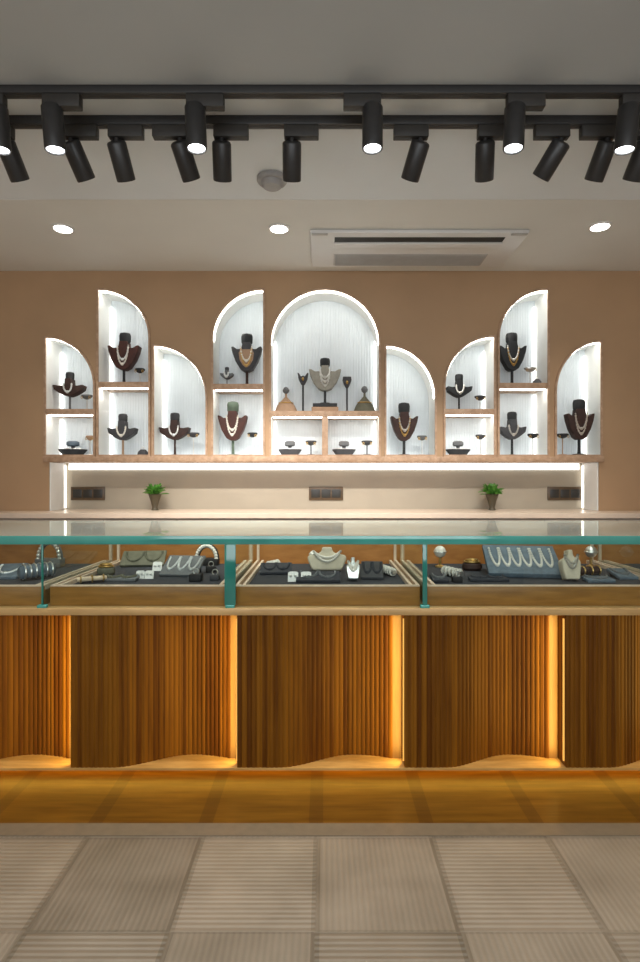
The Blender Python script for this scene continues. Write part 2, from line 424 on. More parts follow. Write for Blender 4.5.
# long lit recess with the ledge above it
xl, xr = X(50, D), X(598, D); xm = (xl + xr) / 2
t = thing('wall_recess', 'long low lit recess in the tan wall under the arched niches', 'wall recess', (xm, D, ZC))
def rel(m, o, name, mat, **kw):
    m.v = [(p[0] - o.location.x, p[1] - o.location.y, p[2] - o.location.z) for p in m.v]
    return m.build(name, mat, o, **kw)
zt = Z(462, D)
rel(MB().box(xl, xr, DB - .003, DB + .01, ZC, zt), t, 'back_panel', M_longback)
rel(MB().box(xl - .003, xl + .004, D + .002, DB - .004, ZC + .001, zt - .002), t, 'side_panel', M_white)
rel(MB().box(xr - .004, xr + .003, D + .002, DB - .004, ZC + .001, zt - .002), t, 'side_panel', M_white)
rel(MB().box(xl + .03, xr - .03, DB - .020, DB - .008, zt - .048, zt - .003), t, 'led_strip', M_led_long, smooth=0)
rel(MB().box(xl + .005, xl + .011, DB - .03, DB - .015, ZC + .01, zt - .02), t, 'led_strip', M_led_side, smooth=0)
rel(MB().box(xr - .011, xr - .005, DB - .03, DB - .015, ZC + .01, zt - .02), t, 'led_strip', M_led_side, smooth=0)
tag(MB().box(X(44, D), X(603, D), D - .022, DB - .004, Z(462, D), ZB - .0115).build('display_shelf', M_frame, bevel=.003),
    'long brown wooden shelf board running under all the arched niches', 'shelf')
# back cabinet and its worktop
tag(MB().box(-XR + .002, XR - .002, 3.43, D - .001, ZC - .03, ZC).box(xl + .001, xr - .001, D - .001, DB - .004, ZC - .028, ZC).build('worktop', M_counter_top, smooth=0),
    'long beige worktop behind the glass showcase, against the tan wall', 'worktop')
for i in range(6):
    x0 = -XR + .004 + i * (2 * XR - .008) / 6; x1 = x0 + (2 * XR - .008) / 6 - .002
    nm = ['leftmost', 'second from the left', 'third from the left', 'third from the right', 'second from the right', 'rightmost'][i]
    c = thing('base_cabinet', 'taupe base cabinet under the beige worktop, %s of the row' % nm, 'cabinet', ((x0 + x1) / 2, 3.46, 0), group='base cabinets behind the showcase')
    wd = (x1 - x0) / 2
    MB().box(-wd, wd, 0, .26, .08, ZC - .031).box(-wd, wd, .04, .26, 0, .08).build('body', M_cab, c, smooth=0)
    for s in (-1, 1):
        d = MB().box(min(0, s * wd) + .002, max(0, s * wd) - .002, -.018, -.001, .09, ZC - .04).build('door', M_cab, c, bevel=.002)
        MB().box(s * .03 - .006, s * .03 + .006, -.034, -.0185, .72, .86).build('handle', M_gold, d, bevel=.002)
# sockets
for px, wd in ((88.5, 'left'), (326, 'middle'), (564, 'right')):
    x = X(px, DB); z = Z(493.5, DB)
    s = thing('power_socket', 'wide dark bronze power socket plate, %s one of three in the lit recess' % wd, 'power socket', (x, DB - .004, z), group='socket plates in the recess')
    MB().box(-.122, .122, -.010, -.0002, -.048, .048).build('cover_plate', M_socket, s, bevel=.003)
    for i in range(3):
        p = MB().box(-.106 + i * .074, -.042 + i * .074, -.0135, -.0095, -.030, .030)
        p.build('socket', M_socket_in, s, bevel=.002)
# potted plants on the worktop
def plant(px, top, words, seed):
    rnd = random.Random(seed); Y = 3.80; x = X(px, Y)
    t = thing('potted_plant', words, 'potted plant', (x, Y, ZC), group='potted plants in the recess')
    MB().lathe([(.02, 0), (.026, .002), (.02, .012), (.018, .02), (.028, .06), (.043, .105), (.046, .108), (.042, .112), (.040, .1)], 24).build('pot', M_pot, t)
    MB().lathe([(.039, .094), (.039, .102), (.02, .106)], 20).build('soil', M_soil, t)
    m = MB()
    for i in range(85):
        a = rnd.uniform(0, 2 * PI); e = rnd.uniform(.15, 1.45); L = rnd.uniform(.05, .085)
        r0 = rnd.uniform(0, .028); base = Vector((r0 * math.cos(a), r0 * math.sin(a), .10 + rnd.uniform(0, .03)))
        d = Vector((math.cos(a) * math.cos(e), math.sin(a) * math.cos(e), math.sin(e)))
        sd = d.cross(Vector((0, 0, 1))).normalized() * rnd.uniform(.008, .014); up = sd.cross(d).normalized() * .004
        p = [base, base + d * L * .4 + sd + up, base + d * L * .75 + sd * .8, base + d * L - Vector((0, 0, .012)), base + d * L * .75 - sd * .8, base + d * L * .4 - sd + up]
        mid = base + d * L * .5 - up
        m.add([tuple(q) for q in p] + [tuple(mid)], [(0, 1, 6), (1, 2, 6), (2, 3, 6), (3, 4, 6), (4, 5, 6), (5, 0, 6)])
    m.build('foliage', M_leaf, t, smooth=60)
plant(155, 480, 'small green plant in a tapered dark pot, left one in the lit recess', 3)
plant(492, 480, 'small green plant in a tapered dark pot, right one in the lit recess', 11)
# ------------------------------------------------------------------ jewellery displays
YN = 3.845                                               # where things stand in the niches
def bust(px, by, ty, wpx, words, mats, lean=0, style='tall', neck=None, cap=None, Y=YN, rz=0, rows=1, base_z=None, gems=None, inlay=None):
    """necklace bust: base, stem, winged torso with neck, cap, necklaces"""
    x = X(px, Y); z0 = base_z; h = (by - ty) * Y / F; wd = wpx * Y / F / 2
    body, stemm, capm = mats
    t = thing('necklace_bust', words, 'necklace bust', (x, Y, z0), rz, 'necklace busts in the niches')
    zb, zt, zn = (.28, .74, .685) if style == 'tall' else (.37, .655, .63)
    MB().lathe([(.11 * h, 0), (.115 * h, .008 * h), (.11 * h, .022 * h), (.03 * h, .032 * h)], 24).build('base', stemm, t)
    MB().lathe([(.03 * h, .03 * h), (.026 * h, .12 * h), (.026 * h, zb * h), (.04 * h, (zb + .06) * h)], 12).build('stem', stemm, t)
    nw, cw = .085 * h, .105 * h
    right = [(.04 * h, zb), (.40 * wd, zb + .04), (.72 * wd, zb + .4 * (zt - zb)), (.92 * wd, zt - .12), (1.0 * wd, zt - .012), (.97 * wd, zt), (.84 * wd, zt - .005), (.62 * wd, zn + .005), (nw + .02 * h, zn + .012), (nw, zn + .06), (nw * .9, .82)]
    P = [(a, b * h) for a, b in right] + [(-a, b * h) for a, b in reversed(right)]
    if lean: P = [(a + lean * (b / h - zb) * wd, b) for a, b in P]
    th = .17 * wd + .018
    MB().prism(P, -th, th).build('torso', body, t, bevel=.009, seg=3, smooth=60)
    if inlay:
        Q = [(.02 * h, zb + .07), (.24 * wd, zb + .11), (.44 * wd, zb + .45 * (zt - zb)), (.50 * wd, zt - .12), (.40 * wd, zn - .01), (nw * .8, zn)]
        Q = [(a, b * h) for a, b in Q] + [(-a, b * h) for a, b in reversed(Q)]
        i_ = MB().prism(Q, -th - .0015, -th + .002).build('front_inlay', inlay, t); i_['label'] = 'tan fabric front'
        th += .0018
    cx = lean * (.9 - zb) * wd
    MB().lathe([(cw * .8, .80 * h), (cw, .83 * h), (cw * 1.04, .94 * h), (cw * .9, .985 * h), (cw * .4, h)], 20, M=Matrix.Translation((cx, 0, 0)), sy=.85).build('neck_cap', capm, t)
    for r in range(rows):
        s = 1 - .25 * r; m = MB(); nb = 26
        for i in range(nb + 1):
            u = i / nb * 2 - 1
            zz = zn + .05 - (zn + .03 - zb - .08) * s * (1 - abs(u) ** 1.7)
            xx = u * (nw * 1.0 + .28 * wd * (1 - abs(u)) + .02 * h)
            big = 1.7 if abs(u) < .05 else 1.0
            m.ball((xx + lean * (zz - zb) * wd, -th - .002, zz * h), .0052 * big * (1 + .3 * (i % 2)), 7)
        m.build('necklace', (neck or M_gold) if r == 0 else (gems or M_silver), t)
    return t
def low_bust(px, wpx, words, mat, top, base_z, Y=YN):
    """low boat-shaped collar pad with a floating neck piece"""
    x = X(px, Y); r = wpx * Y / F / 2
    t = thing('collar_display', words, 'collar display', (x, Y, base_z), group='low collar displays in the niches')
    MB().lathe([(r * .62, 0), (r * .74, .008), (r, .036), (r * 1.02, .044), (r * .8, .042), (r * .45, .028), (.02, .026)], 28, sy=.62).build('collar_pad', mat, t)
    MB().lathe([(.012, .025), (.012, .06), (.018, .066)], 12).build('post', M_bust_grey, t)
    MB().lathe([(r * .36, .066), (r * .46, .074), (r * .44, .095), (r * .3, .102)], 20, sy=.7).build('neck_piece', top, t)
    m = MB(); m.tube([(r * .86 * math.cos(i * PI / 10), r * .54 * math.sin(i * PI / 10), .045) for i in range(20)], .004, 6, True)
    m.build('necklace', M_silver, t)
def t_stand(px, by, ty, wpx, words, mat, stem, base_z, Y=YN - .02):
    x = X(px, Y); h = (by - ty) * Y / F; r = wpx * Y / F / 2
    t = thing('earring_stand', words, 'earring stand', (x, Y, base_z), group='earring stands in the niches')
    MB().lathe([(r * .75, 0), (r * .78, .004), (r * .7, .008), (.005, .011)], 20).build('base', stem, t)
    MB().lathe([(.004, .010), (.004, h - .03)], 10).build('stem', stem, t)
    MB().lathe([(.006, h - .034), (r * .6, h - .027), (r, h - .012), (r, h - .003), (r * .8, h)], 20, sy=.7).build('top', mat, t)
    for s in (-1, 1): MB().tube([(s * r * .7 + .006 * math.cos(q), -r * .6, h - .022 + .009 * math.sin(q)) for q in [i * PI / 5 for i in range(10)]], .0018, 5, True).build('earring', M_gold, t)
def ring_cushion(px, wpx, hpx, words, mat, base_z, Y=YN - .03):
    x = X(px, Y); r = wpx * Y / F / 2; h = hpx * Y / F
    t = thing('ring_cushion', words, 'ring cushion', (x, Y, base_z))
    MB().lathe([(r * .9, 0), (r, h * .2), (r * .9, h * .6), (r * .45, h)], 18, sy=.8).build('cushion', mat, t)
    MB().tube([(.011 * math.cos(i * PI / 7), -.002, h + .006 + .011 * math.sin(i * PI / 7)) for i in range(14)], .0022, 6, True).build('ring', M_silver, t)
def cone_stand(px, by, ty, wpx, words, mat, base_z, Y=YN):
    x = X(px, Y); h = (by - ty) * Y / F; r = wpx * Y / F / 2
    t = thing('cone_stand', words, 'jewellery stand', (x, Y, base_z), group='cone stands in the central niche')
    MB().lathe([(r, 0), (r * 1.02, .008), (r * .75, h * .30), (r * .30, h * .52), (.008, h * .62), (.007, h * .75)], 22, sy=.7).build('cone', mat, t)
    MB().lathe([(.008, h * .74), (.020, h * .80), (.024, h * .88), (.015, h * .97), (.004, h)], 16).build('knob', M_bust_grey, t)
    MB().tube([(r * .62 * math.cos(i * PI / 10), r * .45 * math.sin(i * PI / 10), h * .38) for i in range(20)], .004, 6, True).build('bangle', M_gold, t)
def fork_stand(px, by, ty, wpx, words, mat, base_z, Y=YN - .01, fork=True):
    x = X(px, Y); h = (by - ty) * Y / F; r = wpx * Y / F / 2
    t = thing('pendant_stand', words, 'pendant stand', (x, Y, base_z), group='tall pendant stands in the central niche')
    MB().lathe([(.03, 0), (.031, .005), (.028, .010), (.006, .016)], 20).build('base', mat, t)
    MB().lathe([(.0065, .014), (.0065, h * .72)], 10).build('stem', mat, t)
    if fork: P = [(-.012, h * .70), (.012, h * .70), (r * .8, h * .84), (r, h), (r * .7, h * .985), (r * .35, h * .9), (0, h * .93), (-r * .35, h * .9), (-r * .7, h * .985), (-r, h), (-r * .8, h * .84)]
    else: P = [(-.010, h * .70), (.010, h * .70), (r * .7, h * .8), (r, h * .9), (r * .9, h), (-r * .9, h), (-r, h * .9), (-r * .7, h * .8)]
    MB().prism(P, -.016, .016).build('head', M_bust_char, t, bevel=.004, smooth=60)
    MB().ball((0, -.02, h * .83), .009, 8, 1.4).build('pendant', M_gold, t)

ZS = {i: (Z(n[5], D) + .0003 if n[5] else None) for i, n in enumerate(NICHES)}
ZF = ZB + .0003
K, C, B_, R_, G_ = M_bust_black, M_bust_char, M_bust_brown, M_bust_red, M_bust_grey
bust(70, 407, 368, 30, 'small dark brown necklace bust on the shelf of the far left niche', (B_, G_, K), base_z=ZS[0], style='low', neck=M_silver)
t_stand(87, 407, 391, 11, 'grey earring stand beside the small brown bust, far left niche shelf', G_, M_silver, ZS[0])
low_bust(73, 28, 'low black collar display with grey top, bottom of the far left niche', K, M_velvet_blue, ZF)
t_stand(90, 455, 435, 8, 'brown earring stand at the bottom of the far left niche', M_tan_felt, M_silver, ZF)
bust(124, 381, 329, 31, 'large dark red-brown necklace bust in the second niche from the left, upper shelf', (R_, K, K), base_z=ZS[1], lean=.12, neck=M_pearl, rows=2)
t_stand(140, 381, 365, 10, 'black earring stand beside the large red-brown bust, second niche from left', K, M_silver, ZS[1])
bust(123, 455, 413, 28, 'small grey-brown necklace bust at the bottom of the second niche from the left', (C, M_tan_felt, C), base_z=ZF, style='low', neck=M_pearl)
ring_cushion(143, 11, 6, 'small dark ring cushion at the bottom of the second niche from the left', C, ZF)
bust(175, 455, 412, 30, 'small brown necklace bust alone in the undivided third niche from the left', (B_, B_, C), base_z=ZF, style='low', neck=M_silver)
t_stand(193.5, 455, 432, 12, 'dark earring stand beside the brown bust, third niche from the left', C, M_silver, ZF)
bust(247, 382, 329, 30, 'large black necklace bust with tan front, shelf left of the central arch', (C, B_, K), base_z=ZS[3], neck=M_gold, rows=2, gems=M_pearl, inlay=M_tan_felt)
bust(227, 382, 363, 13, 'miniature grey necklace bust, smallest of all, shelf left of the central arch', (G_, G_, C), base_z=ZS[3], style='low', neck=M_silver, Y=YN - .03)
bust(233, 455, 401, 29, 'large wine-brown necklace bust on a green stem, bottom niche left of centre', (R_, M_bust_sage, M_bust_sage), base_z=ZF, neck=M_pearl, rows=2, gems=M_pearl)
t_stand(252.5, 455, 432, 10, 'black earring stand beside the wine-brown bust with the green stem', K, M_silver, ZF)
# the centre piece
ped = thing('display_pedestal', 'square dark block with felt skirt under the central necklace bust', 'pedestal', (X(325, YN), YN, ZS[4]))
MB().box(-.092, .092, -.06, .06, 0, .036).build('skirt', M_tan_felt, ped, bevel=.004)
MB().box(-.084, .084, -.055, .055, .0363, .062).build('block', M_bust_black, ped, bevel=.004)
cb = bust(325, 399, 353, 32, 'grey silver-strung necklace bust with dark cap on a pedestal in the central arch', (M_bust_silver, K, K), base_z=ZS[4] + .0625, neck=M_silver, rows=3, gems=M_silver)
fork_stand(303, 410, 370, 11, 'tall forked black pendant stand left of the central grey bust', K, ZS[4])
fork_stand(347, 410, 374, 9, 'tall round-headed pendant stand right of the central grey bust', C, ZS[4], fork=False)
cone_stand(286, 410, 384, 23, 'brown cone-shaped bangle stand at the left in the central arch', M_tan_felt, ZS[4])
cone_stand(364.5, 410, 383, 22, 'grey-brown cone-shaped bangle stand at the right in the central arch', M_olive, ZS[4])
low_bust(290, 23, 'low dark collar display in the left compartment under the central arch', C, G_, ZF)
t_stand(311, 455, 440, 11, 'short dark earring stand in the left compartment under the central arch', C, C, ZF)
low_bust(344, 23, 'low dark collar display in the right compartment under the central arch', C, G_, ZF)
t_stand(367, 455, 440, 11, 'short dark earring stand in the right compartment under the central arch', C, C, ZF)
bust(404, 455, 402, 27, 'large dark brown necklace bust in the undivided niche right of the central arch', (B_, K, K), base_z=ZF, neck=M_gold, rows=2)
t_stand(422, 455, 435, 10, 'grey earring stand beside the bust right of the central arch', G_, M_silver, ZF)
bust(459, 407, 370, 25, 'small black necklace bust on the shelf of the third niche from the right', (K, K, K), base_z=ZS[6], style='low', neck=M_silver)
t_stand(480, 407, 392, 11, 'dark earring stand on the shelf of the third niche from the right', C, M_silver, ZS[6])
low_bust(458, 24, 'low black collar display at the bottom of the third niche from the right', K, G_, ZF)
t_stand(480.5, 455, 434, 10, 'dark earring stand at the bottom of the third niche from the right', C, M_silver, ZF)
bust(512, 382, 329, 27, 'large black-brown necklace bust on the shelf of the second niche from right', (K, K, K), base_z=ZS[7], lean=-.06, neck=M_gold, rows=2)
t_stand(530, 382, 364, 12, 'pale earring stand on the shelf of the second niche from the right', M_silver, M_silver, ZS[7])
ring_cushion(537, 9, 6, 'tiny grey ring cushion on the shelf of the second niche from the right', G_, ZS[7])
bust(512, 455, 411, 26, 'small charcoal necklace bust at the bottom of the second niche from right', (C, K, K), base_z=ZF, style='low', neck=M_silver)
t_stand(533, 455, 433, 11, 'black earring stand at the bottom of the second niche from the right', K, M_silver, ZF)
bust(579, 455, 399, 27, 'large dark brown necklace bust in the undivided niche at the far right end', (B_, K, K), base_z=ZF, neck=M_silver, rows=2, Y=3.79)
t_stand(562.5, 455, 433, 12, 'black earring stand beside the bust in the far right niche', K, M_tan_felt, ZF)

# ------------------------------------------------------------------ showcase counter
Y0, Y1 = 2.2, 3.05
ZD, ZG = .713, 1.0
XE = XR - .004
tag(MB().box(-XE, XE, Y0 - .012, Y1, .686, ZD).build('counter_deck', M_tan_wood, bevel=.002), 'pale wooden deck board between fluted fronts and glass showcase', 'counter top')
pl = thing('counter_plinth', 'low wooden plinth under the fluted counter with amber glow beneath', 'plinth', (0, Y0, 0))
MB().box(-XE, XE, -.002, .80, .066, .0748).build('plinth_board', M_plinth, pl, smooth=0)
MB().box(-XE, XE, .20, .80, .0035, .0655).build('plinth_base', M_plinth, pl, smooth=0)
lamp('under_plinth_led', 'AREA', (0, .12, .064), GLOW_UNDER, (1.0, .52, .06), (math.radians(-8), 0, 0), pl, shape='RECTANGLE', size=2 * XE - .1, size_y=.008)
EDG = [-2.35, -1.682, -1.012, -.347, .322, .966, 1.632, 2.30]
words = ['outermost left', 'leftmost visible', 'left of centre, second in view', 'central', 'right of centre, fourth in view', 'rightmost visible', 'outermost right']
words = ['far left, mostly outside the view', 'left, cut by the edge of view', 'second from the left in view', 'in the middle, under the central glass bay', 'second from the right in view', 'right, cut by the edge of view', 'far right, mostly outside the view']
def scoop(s):
    if s < .25: return 0
    if s < .70: q = (s - .25) / .45; return .105 * (q * q * (3 - 2 * q))
    q = (s - .70) / .30; return .105 - .05 * q * q
for i in range(7):
    x0, x1 = EDG[i], EDG[i + 1]; W = x1 - x0 - .002
    t = thing('counter_unit', 'fluted walnut counter front with a scooped face, ' + words[i], 'counter panel', (x0, Y0, .0750), group='fluted counter units')
    m = MB(); hgt = .6858 - .0754; vs, fs = [], []
    nr = 34; sub = 6; end = .945
    pts = []
    for k in range(nr * sub + 1):
        s = end * k / (nr * sub); rib = abs(math.sin(PI * k / sub)) ** .6
        pts.append((s * W, scoop(s) - .003 * rib + .005))
    n0 = len(pts)
    for (a, b) in pts: vs += [(a, b, 0), (a, b, hgt)]
    for k in range(n0 - 1): fs.append((2 * k, 2 * k + 2, 2 * k + 3, 2 * k + 1))
    m.add(vs, fs)
    m.box(0, .02, .008, .35, 0, hgt)
    m.build('fluted_face', M_fluted, t, smooth=50)
    MB().box(end * W, W - .0005, scoop(end) + .006, scoop(end) + .03, 0, hgt).build('end_strip', M_end, t, smooth=0)
    MB().box(-.005, -.0005, .016, .024, .02, hgt - .02).build('led_strip', M_amber, t, smooth=0)
    lamp('side_led', 'AREA', (-.008, .03, hgt / 2), GLOW_SIDE, (1.0, .66, .16), (0, math.radians(90), math.radians(-25)), t, shape='RECTANGLE', size=hgt - .04, size_y=.006)

# glass
BAYS = [X(42, Y0), X(230, Y0), X(425, Y0), X(690, Y0)]
gc = thing('glass_showcase', 'long glass showcase with teal edges on top of the wooden counter', 'showcase', (0, Y0, ZD))
hz = ZG - ZD
MB().box(-XE, XE, .0045, Y1 - Y0, hz - .0115, hz).build('top_pane', M_glass_top, gc, smooth=0)
MB().box(-XE, XE, .0, .004, hz - .034, hz - .0002).build('glass_edge', M_edge, gc, bevel=.001)
ex = [-XE] + BAYS + [XE]
for i in range(5):
    MB().box(ex[i] + .010, ex[i + 1] - .010, .0055, .0115, .0005, hz - .0345).build('front_pane', M_glass, gc, smooth=0)
for i, b in enumerate(BAYS):
    wd = (.003, .022, .009, .008)[i]
    d = MB().box(b - .004, b + .004, .02, Y1 - Y0 - .05, .0005, hz - .0125).build('divider_pane', M_glass, gc, smooth=0)
    MB().box(b - wd, b + wd, -.001, .008, .012, hz - .0342).build('glass_edge', M_edge2, gc, bevel=.001)
    MB().box(b - .018, b + .018, -.006, .015, .0003, .0115).build('glass_clip', M_edge, gc, bevel=.002)
MB().box(-XE, XE, Y1 - Y0 - .022, Y1 - Y0 - .004, .0003, hz - .0125).build('back_panel', M_case_back, gc, smooth=0)

# trays, one per bay
TB = []
names = ['far left', 'left', 'central', 'right', 'far right']
for i in range(5):
    a, b = ex[i] + .014, ex[i + 1] - .014
    a = max(a, -2.0); b = min(b, 2.0)
    cx = (a + b) / 2; wd = (b - a) / 2
    t = thing('display_tray', 'honey wood jewellery tray with slate velvet in the %s bay of the glass showcase' % names[i], 'tray', (cx, Y0 + .035, ZD + .0004), group='jewellery trays in the showcase')
    dp = .72
    MB().box(-wd, wd, 0, .018, 0, .078).build('tray_front', M_drawer, t, bevel=.002)
    MB().box(-wd, wd, .0005, .0175, .0783, .083).build('front_rail', M_rail, t)
    MB().box(-wd + .001, wd - .001, .0185, dp, 0, .062).build('tray_body', M_drawer, t, smooth=0)
    MB().box(-wd + .04, wd - .04, .0188, dp - .02, .0623, .066).build('velvet_liner', M_velvet, t, smooth=0)
    for s in (-1, 1):
        MB().box(min(s * wd, s * (wd - .012)), max(s * wd, s * (wd - .012)), .0188, dp, .0623, .083).build('side_rail', M_rail, t)
        MB().box(min(s * (wd - .028), s * (wd - .040)), max(s * (wd - .028), s * (wd - .040)), .0188, dp, .0623, .083).build('side_rail', M_rail, t)
        MB().box(min(s * (wd - .001), s * (wd - .014)), max(s * (wd - .001), s * (wd - .014)), dp + .001, dp + .014, 0, .20).build('corner_post', M_rail, t)
ZT = ZD + .0004 + .0663                                  # velvet surface
def spot_on_tray(px, py):
    Y = (H - ZT) * F / (py - CY); return X(px, Y), Y
# jewellery in the showcase
def place(name, label, cat, px, py, rz=0, group=None):
    x, y = spot_on_tray(px, py); return thing(name, label, cat, (x, y, ZT + .0003), math.radians(rz), group)
def pad(px, py, w_, d_, tilt, rz, words, mat, jewel, rows=3, th=.014):
    t = place('necklace_pad', words, 'jewellery pad', px, py, rz, 'necklace pads in the showcase')
    Mx = Matrix.Rotation(math.radians(tilt), 4, 'X')
    MB().box(-w_ / 2, w_ / 2, 0, d_, .0, th, M=Mx).build('pad', mat, t, bevel=.003)
    if tilt > 4:
        hh = d_ * math.sin(math.radians(tilt)); yy = d_ * math.cos(math.radians(tilt))
        MB().prism([(-w_ * .4, 0), (w_ * .4, 0), (w_ * .4, hh * .86), (-w_ * .4, hh * .86)], yy * .86 - .006, yy * .86).build('easel_back', M_velvet_dark, t)
    for r in range(rows):
        m = MB(); nb = 22; c = (r + .5) / rows - .5
        for i in range(nb + 1):
            q = PI * i / nb; rx = w_ * .38 / rows
            m.ball(Mx @ Vector((c * w_ * .86 + rx * math.cos(q), d_ * .85 - d_ * .6 * math.sin(q), th + .002)), .006 * (1.5 if i == nb // 2 else 1), 7)
        m.build('necklace', jewel, t)
    return t
def roll(px, py, L, r, rz, words, mat, jewel, nb=5):
    t = place('bracelet_roll', words, 'bracelet roll', px, py, rz, 'bracelet rolls in the showcase')
    Mx = Matrix.Translation((0, 0, r + .0075)) @ Matrix.Rotation(PI / 2, 4, 'Y')
    MB().lathe([(r * .7, -L / 2), (r, -L / 2 + .008), (r, L / 2 - .008), (r * .7, L / 2)], 20, M=Mx).build('roll', mat, t)
    MB().box(-L * .4, L * .4, -r * .7, r * .7, 0, .012).build('foot', M_velvet_dark, t)
    for k in range(nb):
        xx = -L * .38 + k * L * .76 / max(1, nb - 1)
        b = MB(); b.tube([(xx, (r + .0025) * math.cos(i * PI / 9), r + .0075 + (r + .0025) * math.sin(i * PI / 9)) for i in range(18)], .0035, 6, True)
        b.build('bangle', jewel, t)
def card(px, py, s, words, mat=None, rz=0):
    t = place('earring_card', words, 'earring card', px, py, rz, 'white earring cards in the showcase'); t.scale = (1.25,) * 3
    Mx = Matrix.Rotation(math.radians(-22), 4, 'X')
    MB().prism([(-s / 2, .0), (s / 2, .0), (s / 2, s * .9), (s * .3, s), (-s * .3, s), (-s / 2, s * .9)], -.003, .003, M=Mx).build('card', mat or M_card, t)
    for q in (-1, 1): MB().ball(Mx @ Vector((q * s * .22, -.005, s * .55)), .005, 8).build('earring', M_silver, t)
    MB().box(-s * .3, s * .3, .0, s * .38, 0, .004).build('easel_back', mat or M_card, t)
def ringbox(px, py, s, words, mat=None, rz=0):
    t = place('ring_box', words, 'ring box', px, py, rz, 'dark ring boxes in the showcase'); t.scale = (1.2,) * 3
    MB().box(-s / 2, s / 2, -s / 2, s / 2, 0, s * .6).build('box', mat or M_velvet_dark, t, bevel=.004)
    MB().tube([(.010 * math.cos(i * PI / 8), 0, s * .6 + .008 + .010 * math.sin(i * PI / 8)) for i in range(16)], .002, 6, True).build('ring', M_silver, t)
def arch_stand(px, py, wd, h, words, mat, jewel, rz=0):
    t = place('necklace_arch', words, 'necklace stand', px, py, rz); t.scale = (1.2,) * 3
    P = [(wd / 2 * math.cos(i * PI / 14), 0, h * .35 + h * .65 * math.sin(i * PI / 14)) for i in range(15)]
    MB().box(-wd * .6, wd * .6, -.025, .025, 0, h * .35).build('base', mat, t, bevel=.004)
    MB().tube(P, .011, 8).build('arch', mat, t)
    m = MB()
    for p in P: m.ball((p[0], -.013, p[2]), .0085, 8)
    m.build('necklace', jewel, t)
def cushion(px, py, r, words, mat, jewel):
    t = place('bangle_cushion', words, 'bangle cushion', px, py, 0)
    MB().lathe([(r * .8, 0), (r, .012), (r * .95, .03), (r * .6, .042), (.01, .045)], 22, sy=.8).build('cushion', mat, t)
    for k in range(2): MB().tube([(r * (.75 - .2 * k) * math.cos(i * PI / 10), r * (.6 - .16 * k) * math.sin(i * PI / 10), .042 + .008 * k) for i in range(20)], .005, 6, True).build('bangle', jewel, t)
def small_bust(px, py, wd, h, words, mat, jewel, rz=0):
    t = place('necklace_bust', words, 'necklace bust', px, py, rz, 'small busts in the showcase'); t.scale = (1.12,) * 3
    R = [(.36 * wd, 0), (.40 * wd, .12 * h), (.48 * wd, .42 * h), (.50 * wd, .58 * h), (.44 * wd, .66 * h), (.2 * wd, .74 * h), (.13 * wd, .84 * h), (.13 * wd, 1.0 * h)]
    P = R + [(-a, b) for a, b in reversed(R)]; Mx = Matrix.Translation((0, 0, .0056)) @ Matrix.Rotation(math.radians(-14), 4, 'X')
    MB().prism(P, -.022, .022, M=Mx).build('torso', mat, t, bevel=.008, seg=3, smooth=60)
    m = MB()
    for r in (0, 1):
        for i in range(19):
            u = i / 9 - 1
            m.ball(Mx @ Vector((u * wd * .34, -.025, h * (.80 - (.42 - .16 * r) * (1 - u * u)))), .0058, 7)
    m.build('necklace', jewel, t)
def orb(px, py, r, words, mat):
    t = place('pendant_orb', words, 'jewellery stand', px, py)
    MB().lathe([(r * .8, 0), (r * .8, .006), (.007, .014), (.007, .05)], 16).build('stand', M_gold, t)
    MB().ball((0, 0, .048 + r), r, 16).build('orb', mat, t)
    MB().tube([(r * 1.02 * math.cos(i * PI / 10), r * 1.02 * math.sin(i * PI / 10), .048 + r) for i in range(20)], .004, 6, True).build('band', M_silver, t)
# far left bay
pad(2, 580, .12, .16, 14, 10, 'blue-grey necklace pad in the far left bay, at the left edge of view', M_velvet_blue, M_silver, 1)
# left bay
roll(37, 579, .15, .030, 48, 'blue-grey bracelet roll with silver bangles lying diagonally in the far left bay', M_velvet_blue, M_silver, 6)
arch_stand(50, 567, .09, .105, 'arched silver necklace stand at the back of the far left bay', M_bust_grey, M_silver)
roll(92, 583, .12, .011, 30, 'thin beige bracelet bar lying diagonally at the front of the left bay', M_beige, M_gold, 3)
cushion(106, 575, .042, 'olive bangle cushion with gold bangles in the left bay', M_olive, M_gold)
pad(142, 567, .22, .12, 30, 8, 'long olive necklace pad leaning at the back of the left bay', M_olive, M_olive, 2)
card(140, 579, .03, 'white earring card at the front of the left bay, first of a pair'); card(149, 579, .03, 'white earring card at the front of the left bay, second of a pair')
pad(118, 582, .15, .06, 5, 0, 'flat grey necklace pad at the front of the left bay', M_bust_grey, M_olive, 2)
card(157, 571, .036, 'white earring card behind the silver pad in the left bay')
pad(178, 577, .18, .15, 28, -6, 'silver-beaded grey necklace pad in the middle of the left bay', M_bust_grey, M_silver, 3)
ringbox(196, 581, .045, 'black ring box beside the silver pad at the front of the left bay'); ringbox(211, 572, .04, 'black ring box below the pearl arch in the left bay', rz=15)
arch_stand(207, 565, .085, .085, 'arched pearl necklace stand at the right end of the left bay', M_velvet_dark, M_pearl)
ringbox(215, 580, .035, 'charcoal ring box beside the thick teal glass edge in the left bay', C)
